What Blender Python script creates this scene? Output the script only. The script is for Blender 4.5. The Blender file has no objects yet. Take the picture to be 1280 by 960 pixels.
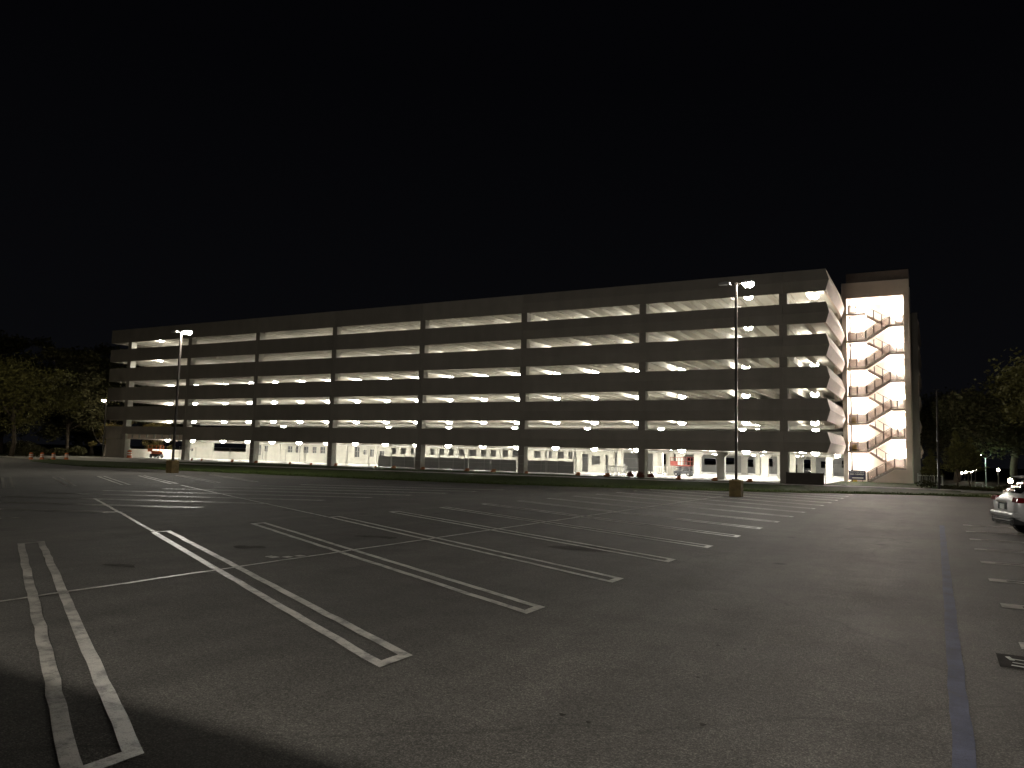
import bpy, bmesh, math, random
from mathutils import Matrix, Vector
random.seed(7)
C = bpy.context.scene
COL = C.collection
PI = math.pi

# ---------------------------------------------------------------- camera, world, exposure
cam_data = bpy.data.cameras.new('camera')
cam = bpy.data.objects.new('camera', cam_data)
COL.objects.link(cam)
right, up, fwd = (0.87698, 0.47985, 0.02549), (0.02151, -0.09219, 0.99551), (-0.48005, 0.87249, 0.09117)
cam.matrix_world = Matrix(((right[0], up[0], -fwd[0], 0), (right[1], up[1], -fwd[1], 0), (right[2], up[2], -fwd[2], 2.1), (0, 0, 0, 1)))
cam_data.sensor_width = 36
cam_data.lens = 960.57/1280*36
cam_data.clip_start = .1
cam_data.clip_end = 3000
C.camera = cam

w = bpy.data.worlds.new('World')
C.world = w
w.use_nodes = True
bg = w.node_tree.nodes['Background']
wt = w.node_tree
wtc = wt.nodes.new('ShaderNodeTexCoord'); wsx = wt.nodes.new('ShaderNodeSeparateXYZ'); wr = wt.nodes.new('ShaderNodeValToRGB')
wt.links.new(wtc.outputs['Generated'], wsx.inputs[0]); wt.links.new(wsx.outputs[2], wr.inputs[0]); wt.links.new(wr.outputs[0], bg.inputs[0])
wr.color_ramp.elements[0].position = 0; wr.color_ramp.elements[0].color = (.62, .64, .80, 1)
wr.color_ramp.elements[1].position = .45; wr.color_ramp.elements[1].color = (.24, .25, .36, 1)
bg.inputs[1].default_value = .0048
C.view_settings.view_transform = 'Standard'
C.view_settings.look = 'None'
C.view_settings.exposure = 0
C.view_settings.gamma = 1
C.view_settings.use_curve_mapping = False
C.cycles.use_denoising = True
C.cycles.max_bounces = 6
C.cycles.diffuse_bounces = 4
C.cycles.sample_clamp_indirect = 8
C.cycles.caustics_reflective = False
C.cycles.caustics_refractive = False
C.cycles.use_light_tree = True
C.render.filter_size = 1.7

P_GARAGE, P_GROUND, E_STREET, E_STAIR = 125, 110, 1450, 2900

# ---------------------------------------------------------------- materials
def mat(name, col, rough=.8, metal=0, noise=.0, nscale=2., bump=0, bscale=40., emit=0, spec=.5, col2=None, stretch=None):
    m = bpy.data.materials.new(name)
    m.use_nodes = True
    nt = m.node_tree
    b = nt.nodes['Principled BSDF']
    b.inputs['Base Color'].default_value = (*col, 1)
    b.inputs['Roughness'].default_value = rough
    b.inputs['Metallic'].default_value = metal
    b.inputs['Specular IOR Level'].default_value = spec
    if emit:
        b.inputs['Emission Color'].default_value = (*col, 1)
        b.inputs['Emission Strength'].default_value = emit
    tc = nt.nodes.new('ShaderNodeTexCoord')
    src = tc.outputs['Object']
    if stretch:
        mp = nt.nodes.new('ShaderNodeMapping')
        mp.inputs['Scale'].default_value = stretch
        nt.links.new(src, mp.inputs[0]); src = mp.outputs[0]
    if noise or col2:
        n = nt.nodes.new('ShaderNodeTexNoise')
        n.inputs['Scale'].default_value = nscale
        n.inputs['Detail'].default_value = 8
        n.inputs['Roughness'].default_value = .65
        nt.links.new(src, n.inputs[0])
        r = nt.nodes.new('ShaderNodeValToRGB')
        c2 = col2 or tuple(c*(1-noise) for c in col)
        c1 = col if col2 else tuple(min(1, c*(1+noise)) for c in col)
        r.color_ramp.elements[0].position = .32; r.color_ramp.elements[1].position = .68
        r.color_ramp.elements[0].color = (*c2, 1); r.color_ramp.elements[1].color = (*c1, 1)
        nt.links.new(n.outputs[0], r.inputs[0])
        nt.links.new(r.outputs[0], b.inputs['Base Color'])
    if bump:
        n2 = nt.nodes.new('ShaderNodeTexNoise')
        n2.inputs['Scale'].default_value = bscale
        n2.inputs['Detail'].default_value = 4
        nt.links.new(src, n2.inputs[0])
        bp = nt.nodes.new('ShaderNodeBump')
        bp.inputs['Strength'].default_value = bump
        bp.inputs['Distance'].default_value = .02
        nt.links.new(n2.outputs[0], bp.inputs['Height'])
        nt.links.new(bp.outputs[0], b.inputs['Normal'])
    return m

def weathered(m):
    nt = m.node_tree; b = nt.nodes['Principled BSDF']; L, N = nt.links.new, nt.nodes.new
    src = b.inputs['Base Color'].links[0].from_socket
    oi = N('ShaderNodeObjectInfo'); tc = N('ShaderNodeTexCoord')
    mp = N('ShaderNodeMapping'); mp.inputs['Scale'].default_value = (.7, .7, .12); L(tc.outputs['Object'], mp.inputs[0])
    n = N('ShaderNodeTexNoise'); n.inputs['Scale'].default_value = 1.; n.inputs['Detail'].default_value = 6; L(mp.outputs[0], n.inputs[0])
    r1 = N('ShaderNodeMapRange'); r1.inputs[1].default_value = .32; r1.inputs[2].default_value = .66; r1.inputs[3].default_value = .90; r1.inputs[4].default_value = 1.04; L(n.outputs[0], r1.inputs[0])
    r2 = N('ShaderNodeMapRange'); r2.inputs[3].default_value = .90; r2.inputs[4].default_value = 1.10; L(oi.outputs['Random'], r2.inputs[0])
    mu = N('ShaderNodeMath'); mu.operation = 'MULTIPLY'; L(r1.outputs[0], mu.inputs[0]); L(r2.outputs[0], mu.inputs[1])
    mx = N('ShaderNodeMix'); mx.data_type = 'RGBA'; mx.blend_type = 'MULTIPLY'; mx.inputs[0].default_value = 1
    L(src, mx.inputs[6]); L(mu.outputs[0], mx.inputs[7]); L(mx.outputs[2], b.inputs['Base Color'])

def asphalt_nodes(nt, tc):
    """mottled asphalt colour: patches, aggregate speckle, dark oil drips, thin cracks"""
    L, N = nt.links.new, nt.nodes.new
    def noise(s, d=6, r=.6, src=None):
        n = N('ShaderNodeTexNoise'); n.inputs['Scale'].default_value = s; n.inputs['Detail'].default_value = d
        n.inputs['Roughness'].default_value = r; L(src or tc, n.inputs[0]); return n.outputs[0]
    def ramp(v, stops):
        r = N('ShaderNodeValToRGB'); e = r.color_ramp.elements
        while len(e) < len(stops): e.new(.5)
        for k, (p, c) in enumerate(stops): e[k].position = p; e[k].color = (*c, 1) if not isinstance(c, float) else (c, c, c, 1)
        L(v, r.inputs[0]); return r.outputs[0]
    def mix(a, b, f, mode='MIX'):
        m = N('ShaderNodeMix'); m.data_type = 'RGBA'; m.blend_type = mode
        if isinstance(f, float): m.inputs[0].default_value = f
        else: L(f, m.inputs[0])
        L(a, m.inputs[6])
        if isinstance(b, tuple): m.inputs[7].default_value = (*b, 1)
        else: L(b, m.inputs[7])
        return m.outputs[2]
    big = ramp(noise(.16, 5, .62), [(.36, (.060, .056, .050)), (.64, (.088, .082, .073))])
    mp = N('ShaderNodeMapping'); mp.inputs['Scale'].default_value = (.9, .09, 1); L(tc, mp.inputs[0])
    streak = ramp(noise(1.2, 5, .6, mp.outputs[0]), [(.38, .84), (.66, 1.12)])
    c = mix(big, streak, 1., 'MULTIPLY')
    # the stalls are darker with old oil, the travelled aisles are polished paler
    sx = N('ShaderNodeSeparateXYZ'); L(tc, sx.inputs[0])
    wv = N('ShaderNodeTexNoise'); wv.inputs['Scale'].default_value = .35; L(tc, wv.inputs[0])
    wx = N('ShaderNodeMath'); wx.operation = 'MULTIPLY_ADD'; wx.inputs[1].default_value = 3.5; L(wv.outputs[0], wx.inputs[0]); L(sx.outputs[0], wx.inputs[2])
    mr = N('ShaderNodeMapRange'); mr.inputs[1].default_value = -40; mr.inputs[2].default_value = 10; L(wx.outputs[0], mr.inputs[0])
    lane = ramp(mr.outputs[0], [(.06, .95), (.13, .80), (.33, .80), (.40, 1.04), (.48, 1.04), (.56, .80), (.72, .80), (.78, 1.18), (.835, 1.12), (.875, .72)])
    c = mix(c, lane, 1., 'MULTIPLY')
    mid = ramp(noise(1.7, 6, .7), [(.35, .82), (.68, 1.15)])
    c = mix(c, mid, 1., 'MULTIPLY')
    speck = ramp(noise(70, 3, .75), [(.34, .25), (.52, .95), (.66, 2.8)])
    c = mix(c, speck, .8, 'MULTIPLY')
    grain = ramp(noise(24, 4, .7), [(.36, .70), (.64, 1.35)])
    c = mix(c, grain, 1., 'MULTIPLY')
    drip = N('ShaderNodeTexVoronoi'); drip.inputs['Scale'].default_value = .55; L(tc, drip.inputs[0])
    dm = ramp(drip.outputs['Distance'], [(.035, 1.), (.10, 0.)])
    c = mix(c, (.014, .013, .012), dm)
    st = ramp(noise(.42, 4, .55), [(.66, 0.), (.74, .55)])
    c = mix(c, (.026, .024, .022), st)
    # wandering cracks
    wn = N('ShaderNodeTexNoise'); wn.inputs['Scale'].default_value = .8; wn.inputs['Detail'].default_value = 5; L(tc, wn.inputs[0])
    ad = N('ShaderNodeVectorMath'); ad.operation = 'MULTIPLY_ADD'; ad.inputs[1].default_value = (1.1, 1.1, 0)
    L(wn.outputs[1], ad.inputs[0]); L(tc, ad.inputs[2])
    vor = N('ShaderNodeTexVoronoi'); vor.feature = 'DISTANCE_TO_EDGE'; vor.inputs['Scale'].default_value = .085; L(ad.outputs[0], vor.inputs[0])
    cm = ramp(vor.outputs['Distance'], [(.0006, .32), (.002, 0.)])
    c = mix(c, (.012, .011, .010), cm)
    return c, noise, ramp, mix

def asphalt_mat():
    m = bpy.data.materials.new('asphalt'); m.use_nodes = True; nt = m.node_tree
    b = nt.nodes['Principled BSDF']; L = nt.links.new
    tc = nt.nodes.new('ShaderNodeTexCoord').outputs['Object']
    c, noise, ramp, mix = asphalt_nodes(nt, tc)
    L(c, b.inputs['Base Color'])
    rr = ramp(noise(.5, 5), [(.35, .74), (.65, .82)]); b.inputs['Specular IOR Level'].default_value = .34
    L(rr, b.inputs['Roughness'])
    bp = nt.nodes.new('ShaderNodeBump'); bp.inputs['Strength'].default_value = .55; bp.inputs['Distance'].default_value = .012
    L(noise(80, 4), bp.inputs['Height']); L(bp.outputs[0], b.inputs['Normal'])
    return m

def paint_mat(name, col, wear_lo, wear_hi, rough=.34):
    m = bpy.data.materials.new(name); m.use_nodes = True; nt = m.node_tree
    b = nt.nodes['Principled BSDF']; L = nt.links.new
    ob = nt.nodes.new('ShaderNodeObjectInfo')
    tcn = nt.nodes.new('ShaderNodeTexCoord')
    ad = nt.nodes.new('ShaderNodeVectorMath'); L(tcn.outputs['Object'], ad.inputs[0]); L(ob.outputs['Location'], ad.inputs[1])
    tc = ad.outputs[0]
    c, noise, ramp, mix = asphalt_nodes(nt, tc)
    wear = ramp(noise(3.2, 9, .74), [(wear_lo, 0.), (wear_hi, 1.)])
    grit = ramp(noise(70, 3, .7), [(.30, 0.), (.44, 1.)])
    tone = ramp(noise(1.6, 7, .68), [(.36, tuple(x*.55 for x in col)), (.62, col)])
    both = mix(wear, grit, 1., 'MULTIPLY')
    L(mix(c, tone, both), b.inputs['Base Color'])
    b.inputs['Roughness'].default_value = rough
    bp = nt.nodes.new('ShaderNodeBump'); bp.inputs['Strength'].default_value = .4; bp.inputs['Distance'].default_value = .01
    L(noise(80, 4), bp.inputs['Height']); L(bp.outputs[0], b.inputs['Normal'])
    return m

M = {}
M['asphalt'] = asphalt_mat()
M['paint'] = paint_mat('worn_white_paint', (.47, .445, .40), .36, .52)
M['paint_new'] = paint_mat('fresh_white_paint', (.72, .72, .69), .24, .36, .38)
M['paint_blue'] = paint_mat('worn_blue_paint', (.085, .098, .172), .28, .44, .85)
M['paint_black'] = mat('black_out_paint', (.028, .026, .024), .9, spec=.05, noise=.3, nscale=3, bump=.4, bscale=80)
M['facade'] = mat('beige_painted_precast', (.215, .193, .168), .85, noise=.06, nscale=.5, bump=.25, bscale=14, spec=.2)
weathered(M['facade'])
M['facade_side_lit'] = mat('precast_stair_lit', (.45, .365, .305), .85, noise=.07, nscale=.6, bump=.2, bscale=14)  # pinker and paler than the front: stair tower light painted into the colour
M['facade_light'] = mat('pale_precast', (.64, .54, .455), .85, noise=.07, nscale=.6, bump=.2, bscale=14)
M['concrete'] = mat('pale_garage_concrete', (.50, .485, .44), .85, noise=.10, nscale=.8, bump=.2, bscale=10)
M['soffit'] = mat('ceiling_concrete', (.44, .425, .385), .85, noise=.13, nscale=.5, bump=.2, bscale=8, stretch=(1, .12, 1))
M['white_wall'] = mat('whitewashed_block', (.44, .428, .37), .85, noise=.08, nscale=1.5, bump=.2, bscale=10)
weathered(M['white_wall'])
M['floor'] = mat('garage_floor', (.50, .49, .46), .55, noise=.15, nscale=.7)
M['walk'] = mat('sidewalk_concrete', (.34, .32, .28), .85, noise=.16, nscale=.8, bump=.3)
M['grass'] = mat('lawn', (.060, .082, .020), .95, col2=(.022, .036, .009), nscale=1.6, bump=1., bscale=9, spec=.08)
M['soil'] = mat('dark_ground', (.045, .040, .028), .95, col2=(.020, .024, .012), nscale=.35, bump=1., bscale=5, spec=.08)
M['stair_white'] = mat('white_stairwell', (.80, .77, .71), .8, noise=.04, nscale=2)
M['stair_conc'] = mat('stair_concrete', (.34, .29, .25), .85, noise=.1, nscale=2)
M['rail'] = mat('brown_railing_steel', (.020, .012, .010), .6)
M['infill'] = mat('pinkish_railing_mesh', (.10, .072, .062), .7)
nt = M['infill'].node_tree
bs = nt.nodes['Principled BSDF']; bs.inputs['Transmission Weight'].default_value = 0
tr = nt.nodes.new('ShaderNodeBsdfTransparent'); tl = nt.nodes.new('ShaderNodeBsdfTranslucent'); tl.inputs[0].default_value = (.11, .08, .068, 1)
m1 = nt.nodes.new('ShaderNodeMixShader'); m2 = nt.nodes.new('ShaderNodeMixShader'); m1.inputs[0].default_value = .5; m2.inputs[0].default_value = .42
nt.links.new(bs.outputs[0], m1.inputs[1]); nt.links.new(tl.outputs[0], m1.inputs[2]); nt.links.new(m1.outputs[0], m2.inputs[1]); nt.links.new(tr.outputs[0], m2.inputs[2])
nt.links.new(m2.outputs[0], nt.nodes['Material Output'].inputs[0])
M['roofcap'] = mat('brown_roof_panel', (.15, .118, .10), .8, noise=.1)
M['pole'] = mat('dark_bronze_pole', (.030, .026, .023), .38, .35)
M['head'] = mat('lamp_head_grey', (.30, .30, .29), .45, .2)
M['pedestal'] = mat('faded_yellow_paint', (.20, .145, .06), .8, noise=.35, nscale=3, bump=.3, bscale=18)
M['lens'] = mat('garage_lens', (1, .955, .84), emit=45)
M['lens'].cycles.emission_sampling = 'NONE'
# clear globe: glows and lets the lamp inside shine through
ln = M['lens'].node_tree
em = ln.nodes.new('ShaderNodeEmission'); em.inputs[0].default_value = (1, .965, .87, 1); em.inputs[1].default_value = 30
tp = ln.nodes.new('ShaderNodeBsdfTransparent'); ads = ln.nodes.new('ShaderNodeAddShader')
ln.links.new(em.outputs[0], ads.inputs[0]); ln.links.new(tp.outputs[0], ads.inputs[1]); ln.links.new(ads.outputs[0], ln.nodes['Material Output'].inputs[0])
M['lens_street'] = mat('street_lens', (1, .95, .83), emit=E_STREET)
M['lens_soft'] = mat('soft_street_lens', (1, .90, .72), emit=E_STREET*.5)
M['lens_strong'] = mat('strong_street_lens', (1, .94, .83), emit=E_STREET*2.4)
M['lens_road'] = mat('road_lamp_lens', (1, .92, .70), emit=E_STREET*.8)
M['lens_stair'] = mat('stair_lens', (1, .865, .74), emit=E_STAIR)
M['lens_dim'] = mat('path_lens', (1, .85, .70), emit=60)
M['lens_green'] = mat('green_white_lens', (.62, 1, .74), emit=420)
M['lens_warm'] = mat('warm_lens', (1, .72, .58), emit=120)
M['chain'] = mat('galvanised_wire', (.42, .41, .38), .5, .4)
M['screen'] = mat('grey_screen_fabric', (.27, .27, .262), .9, noise=.07, nscale=1.3, bump=.3, bscale=5)
M['screen_dark'] = mat('dark_screen_fabric', (.035, .028, .024), .9, noise=.2, nscale=1.3, bump=.3, bscale=5)
M['orange'] = mat('orange_plastic', (.50, .13, .035), .6, noise=.2, nscale=5)
M['sandbag'] = mat('faded_orange_sack', (.30, .115, .045), .9, noise=.35, nscale=6)
M['white'] = mat('white_plastic', (.70, .69, .66), .5)
M['red'] = mat('red_machine_paint', (.20, .040, .030), .6, noise=.2, nscale=4)
M['orange_steel'] = mat('orange_machine_paint', (.62, .15, .045), .45)
M['dark_steel'] = mat('dark_steel', (.055, .055, .058), .5, .3)
M['rubber'] = mat('tyre_rubber', (.018, .018, .018), .8)
M['navy'] = mat('navy_sign_face', (.020, .020, .055), .5)
M['pane'] = mat('grey_window_pane', (.075, .078, .08), .3)
M['yellow'] = mat('yellow_cabinet', (.75, .60, .10), .5)
M['bark'] = mat('bark', (.085, .065, .045), .95, noise=.4, nscale=4, bump=.8, bscale=12)
M['bark_pale'] = mat('pale_bark', (.26, .22, .17), .95, noise=.3, nscale=4, bump=.6, bscale=12)
M['redleaf'] = mat('red_shrub_leaf', (.11, .03, .018), .8, noise=.4, nscale=3)
M['carpaint'] = mat('silver_car_paint', (.62, .62, .62), .25, .3)
M['darkpaint'] = mat('dark_car_paint', (.035, .037, .042), .25, .4)
M['glass'] = mat('tinted_glass', (.010, .011, .012), .05)
M['tail'] = mat('red_tail_lens', (.16, .006, .010), .15)
M['trim'] = mat('black_plastic_trim', (.018, .018, .018), .55)
M['chrome'] = mat('bright_trim', (.75, .75, .75), .15, 1)
M['plate'] = mat('pale_number_plate', (.60, .62, .58), .4)

def leaf_mat(name, col):
    m = mat(name, col, .8, noise=.35, nscale=.9, spec=.15)
    return m
M['leaf'] = leaf_mat('dark_leaf', (.050, .047, .019))
M['leaf_olive'] = leaf_mat('olive_leaf', (.105, .098, .030))
M['leaf_dry'] = leaf_mat('pale_leaf', (.17, .135, .045))

# ---------------------------------------------------------------- helpers
class MB:
    def __init__(s): s.v, s.f = [], []
    def quad(s, *p):
        n = len(s.v); s.v += [tuple(q) for q in p]; s.f.append(tuple(range(n, n+len(p)))); return s
    def box(s, x0, x1, y0, y1, z0, z1):
        n = len(s.v)
        s.v += [(x0,y0,z0),(x1,y0,z0),(x1,y1,z0),(x0,y1,z0),(x0,y0,z1),(x1,y0,z1),(x1,y1,z1),(x0,y1,z1)]
        s.f += [tuple(n+i for i in q) for q in ((0,3,2,1),(4,5,6,7),(0,1,5,4),(1,2,6,5),(2,3,7,6),(3,0,4,7))]
        return s
    def prism(s, poly, axis, a, b):
        """extrude a polygon along axis 0/1/2 from a to b; poly gives the two other coordinates in order"""
        n = len(s.v); k = len(poly)
        def P(t, u, v): return {0:(t,u,v), 1:(u,t,v), 2:(u,v,t)}[axis]
        for t in (a, b): s.v += [P(t,u,v) for u,v in poly]
        s.f.append(tuple(range(n, n+k))); s.f.append(tuple(range(n+2*k-1, n+k-1, -1)))
        for i in range(k):
            j = (i+1)%k; s.f.append((n+i, n+j, n+k+j, n+k+i))
        return s
    def tube(s, pts, rad, seg=8, cap=True):
        pts = [Vector(p) for p in pts]
        if not isinstance(rad, (list, tuple)): rad = [rad]*len(pts)
        n0 = len(s.v)
        for i, p in enumerate(pts):
            d = (pts[min(i+1, len(pts)-1)]-pts[max(i-1, 0)]).normalized()
            a = Vector((0,0,1)) if abs(d.z) < .9 else Vector((1,0,0))
            u = d.cross(a).normalized(); v = d.cross(u)
            for k in range(seg):
                t = 2*PI*k/seg
                s.v.append(tuple(p+(u*math.cos(t)+v*math.sin(t))*rad[i]))
        for i in range(len(pts)-1):
            for k in range(seg):
                a = n0+i*seg+k; b = n0+i*seg+(k+1)%seg
                s.f.append((a, b, b+seg, a+seg))
        if cap:
            s.f.append(tuple(n0+k for k in range(seg))[::-1]); m = n0+(len(pts)-1)*seg
            s.f.append(tuple(m+k for k in range(seg)))
        return s
    def lathe(s, prof, seg=16, c=(0,0)):
        n0 = len(s.v)
        for r, z in prof:
            for k in range(seg):
                t = 2*PI*k/seg; s.v.append((c[0]+r*math.cos(t), c[1]+r*math.sin(t), z))
        for i in range(len(prof)-1):
            for k in range(seg):
                a = n0+i*seg+k; b = n0+i*seg+(k+1)%seg
                s.f.append((a, b, b+seg, a+seg))
        s.f.append(tuple(n0+k for k in range(seg))[::-1]); m = n0+(len(prof)-1)*seg
        s.f.append(tuple(m+k for k in range(seg)))
        return s
    def mesh(s, name, m, smooth=False):
        me = bpy.data.meshes.new(name); me.from_pydata(s.v, [], s.f)
        me.materials.append(M[m])
        bm = bmesh.new(); bm.from_mesh(me); bmesh.ops.recalc_face_normals(bm, faces=bm.faces); bm.to_mesh(me); bm.free()
        if smooth:
            for p in me.polygons: p.use_smooth = True
        me.update(); return me
    def build(s, name, m, parent=None, smooth=False, bevel=0):
        o = bpy.data.objects.new(name, s.mesh(name, m, smooth)); COL.objects.link(o)
        if parent: o.parent = parent
        if bevel:
            b = o.modifiers.new('bevel', 'BEVEL'); b.width = bevel; b.segments = 2; b.limit_method = 'ANGLE'
        return o

def tag(o, label=None, cat=None, group=None, kind=None):
    if label: o['label'] = label
    if cat: o['category'] = cat
    if group: o['group'] = group
    if kind: o['kind'] = kind
    return o
def empty(name, loc, label, cat, group=None, rz=0):
    o = bpy.data.objects.new(name, None); COL.objects.link(o)
    o.location = loc; o.rotation_euler.z = rz
    return tag(o, label, cat, group)
KIDS = {}
def copy_tree(o, parent=None):
    c = o.copy(); COL.objects.link(c)
    if parent: c.parent = parent
    for ch in list(o.children): copy_tree(ch, c)
    return c
ORD = ('first second third fourth fifth sixth seventh eighth ninth tenth eleventh twelfth thirteenth fourteenth fifteenth sixteenth '
       'seventeenth eighteenth nineteenth twentieth').split()
def nth(k): return ORD[k] if k < 20 else 'twenty-' + ORD[k-20]
def poly_sheet(name, pts, z, m, thick=0):
    mb = MB()
    if thick: mb.prism([(p[0], p[1]) for p in pts], 2, z-thick, z)
    else: mb.quad(*[(p[0], p[1], z) for p in pts])
    return tag(mb.build(name, m), kind='structure')

# ---------------------------------------------------------------- ground
poly_sheet('ground', [(-900,-200),(700,-200),(700,1200),(-900,1200)], -.03, 'soil')
poly_sheet('parking_lot', [(-140,-60),(90,-60),(90,66),(3,66),(-3.4,60.5),(-10,56),(-20,51),(-60,48),(-78,48),(-104,58),(-140,66)], -.004, 'asphalt')
GF = [(-68.5,43.2),(-61.3,44.2),(-45.9,44.6),(-36,45.4),(-27.75,46.8),(-20,49.4),(-15.6,51.5),(-8,55.8),(-3.4,59.6),(0,61.7),(6,62.4),(40,62.4)]
SW = [(-92,56.5),(-80,58.2),(-63.3,60.8),(-39.6,65.6),(-19.8,69.4),(-9.8,71.6),(-2,73.4),(40,75)]      # near edge of the pavement
grass_back = [(x, y) for x, y in SW[::-1]]
poly_sheet('grass_verge', GF + [(x, y) for x, y in grass_back] + [(-95,55.5),(-88,49.5),(-78,45.8)], .06, 'grass', .1)
SB = [(x, y+2.5) for x, y in SW]
poly_sheet('sidewalk', SW + SB[::-1], .075, 'walk', .11)
poly_sheet('lawn_strip', SB[1:] + [(40,90),(-1.6,90),(-1.6,94.2),(-9.2,94.2),(-9.2,76.3),(-84,76.3),(-84.6,60.2)], .05, 'grass', .09)
poly_sheet('driveway', [(-93.5,59.2),(-84.75,60.3),(-84.1,76.35),(-121,76.35),(-121,64.5),(-112,62)], .02, 'walk', .05)
poly_sheet('pavement', [(-140,62),(-112,58.6),(-97.5,55.7),(-96.8,56.6),(-112,59.8),(-140,63.4)], .09, 'walk', .12)
poly_sheet('path', [(1.8,72.0),(6,72.2),(6,70.6),(1.8,70.2)], .09, 'walk', .03)

# grass tufts that break up the edge of the verge
random.seed(3)
g = MB()
for k in range(len(GF)-1):
    (xa, ya), (xb, yb) = GF[k], GF[k+1]
    n = int(math.hypot(xb-xa, yb-ya)*45)
    for i in range(n):
        t = random.random(); d = abs(random.gauss(0, .8))-.04
        x, y = xa+(xb-xa)*t+random.gauss(0,.05), ya+(yb-ya)*t+d
        h = random.uniform(.05, .13); a = random.uniform(0, PI); c, s = math.cos(a)*.03, math.sin(a)*.03
        lx, ly = random.gauss(0,.03), random.gauss(0,.03)
        g.quad((x-c,y-s,.03),(x+c,y+s,.03),(x+lx,y+ly,.06+h))
go = g.build('grass', 'grass'); tag(go, 'short green grass along the verge edge', None, None, 'stuff')

# ---------------------------------------------------------------- painted markings
SL = -.522
def hairpin(w, wid=.125, gap=.56):
    """outline of a double line closed at both ends; x from 0 to w, leaning by SL"""
    mb = MB()
    g2 = gap/2
    def seg(xa, xb, yo0, yo1):
        n = max(1, int(abs(xb-xa)/.35)); 
        for i in range(n):
            a = xa+(xb-xa)*i/n; b = xa+(xb-xa)*(i+1)/n
            ja, jb = seg.j, random.gauss(0, .006); seg.j = jb
            mb.quad((a, a*SL+yo0+ja, 0), (b, b*SL+yo0+jb, 0), (b, b*SL+yo1+jb, 0), (a, a*SL+yo1+ja, 0))
    wy = wid*1.13
    seg.j = 0; seg(0, w, -g2, -g2+wy)
    seg.j = 0; seg(0, w, g2-wy, g2)
    e = wid*1.15
    for xa in (0, w-e):
        mb.quad((xa, xa*SL-g2+wy, 0), (xa+e, (xa+e)*SL-g2+wy, 0), (xa+e, (xa+e)*SL+g2-wy, 0), (xa, xa*SL+g2-wy, 0))
    return mb
def marking(o, label, group): return tag(o, label, 'stall marking', group, 'structure')
def place(me, name, loc, label, group, sy=1):
    o = bpy.data.objects.new(name, me); COL.objects.link(o); o.location = loc; o.scale.y = sy
    return marking(o, label, group)
random.seed(5)
hp = [hairpin(11.9).mesh('stall_marking', 'paint') for _ in range(3)]
# middle double row, leaning towards the aisle
for k in range(-1, 14):
    place(hp[k % 3], 'stall_marking', (-16.68, 12.64+3.098*k, .004),
          'worn white hairpin stall stripe, %s from the near end of the middle double row' % nth(k+1), 'hairpin stripes of the middle double row')
hps = MB()
# the last hairpins of the middle row run out at the verge, so they are shorter
hs = {}
for k in range(14, 18):
    xs = {14: 1.5, 15: 4.6, 16: 7.0, 17: 9.3}[k]
    random.seed(k); me = hairpin(11.9-xs).mesh('stall_marking', 'paint')
    place(me, 'stall_marking', (-16.68+xs, 12.64+3.098*k+xs*SL, .004),
          'short white hairpin stripe cut off by the grass, %s of four at the far end' % nth(k-14), 'shortened hairpin stripes by the verge')
# brighter repainted piece on the second hairpin
rp = MB()
rp.quad((-16.4, 12.20, .008), (-12.1, 9.96, .008), (-12.1, 10.10, .008), (-16.4, 12.36, .008))
rp.quad((-12.1, 9.96, .008), (-11.0, 9.38, .008), (-11.0, 9.47, .008), (-12.1, 10.10, .008))
marking(rp.build('stall_marking', 'paint_new'), 'bright repainted piece on the second hairpin stripe', None)
random.seed(11)
hp2 = [hairpin(10.6).mesh('stall_marking', 'paint') for _ in range(2)]
for k in range(0, 10):                                                # second double row, leaning the other way
    place(hp2[k % 2], 'stall_marking', (-32.9, 6.65+3.07*k, .004),
          'faint white hairpin stripe, %s from the near end of the second double row' % nth(k), 'hairpin stripes of the second double row', -1)
for k in range(-1, 6):                                                # third double row
    ln = min(10.4, 10.4)
    if 25.4+3.0*k > 41.5: continue
    place(hp2[k % 2], 'stall_marking', (-47.6, 25.5+2.92*k, .004),
          'white hairpin stripe, %s from the near end of the farthest double row' % nth(k+1), 'hairpin stripes of the farthest double row')
def line(p0, p1, wd, m, label, z=.006, jit=.008):
    mb = MB(); a, b = Vector(p0), Vector(p1); n = max(1, int((b-a).length/.4)); d = (b-a).normalized(); nrm = Vector((-d.y, d.x))*wd/2
    prev = (a-nrm, a+nrm)
    for i in range(1, n+1):
        p = a+(b-a)*i/n+Vector((random.gauss(0,jit), random.gauss(0,jit)))*(i < n)
        c = (p-nrm, p+nrm)
        mb.quad((prev[0].x,prev[0].y,z),(c[0].x,c[0].y,z),(c[1].x,c[1].y,z),(prev[1].x,prev[1].y,z)); prev = c
    return marking(mb.build('line_marking', m), label, None)
line((-10.82, -6), (-10.82, 45.4), .085, 'paint', 'thin white line down the centre of the middle double row')
line((-28.4, 18.5), (-16.75, 12.50), .10, 'paint', 'thin white line crossing the aisle from the second hairpin', .0065)
line((-35.4, 27.9), (-16.7, 18.60), .10, 'paint', 'thin white line crossing the aisle farther back', .0065)
line((.135, 3.0), (.175, 31.2), .15, 'paint_blue', 'long straight blue line along the aisle edge', .006, .004)
# stalls to the right of the aisle, square to it
random.seed(21)
def square_hairpin():
    mb = MB()
    for y0 in (-.2, .09): mb.box(0, 5.4, y0, y0+.11, 0, .001)
    mb.box(0, .28, -.0895, .0895, 0, .001)
    return mb.mesh('stall_marking', 'paint')
sq = square_hairpin()
for k in range(9):
    o = place(sq, 'stall_marking', (.84, 8.1+3.0*k, .004), 'square white hairpin stripe right of the blue line, %s from the near end' % nth(k), 'square hairpin stripes beside the aisle')
patch = MB(); patch.quad((.56, 9.82, .003), (1.9, 9.75, .003), (1.9, 10.45, .003), (.56, 10.5, .003))
marking(patch.build('paint_patch', 'paint_black'), 'dark blacked-out patch under a stencilled stall number', None)
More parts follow.
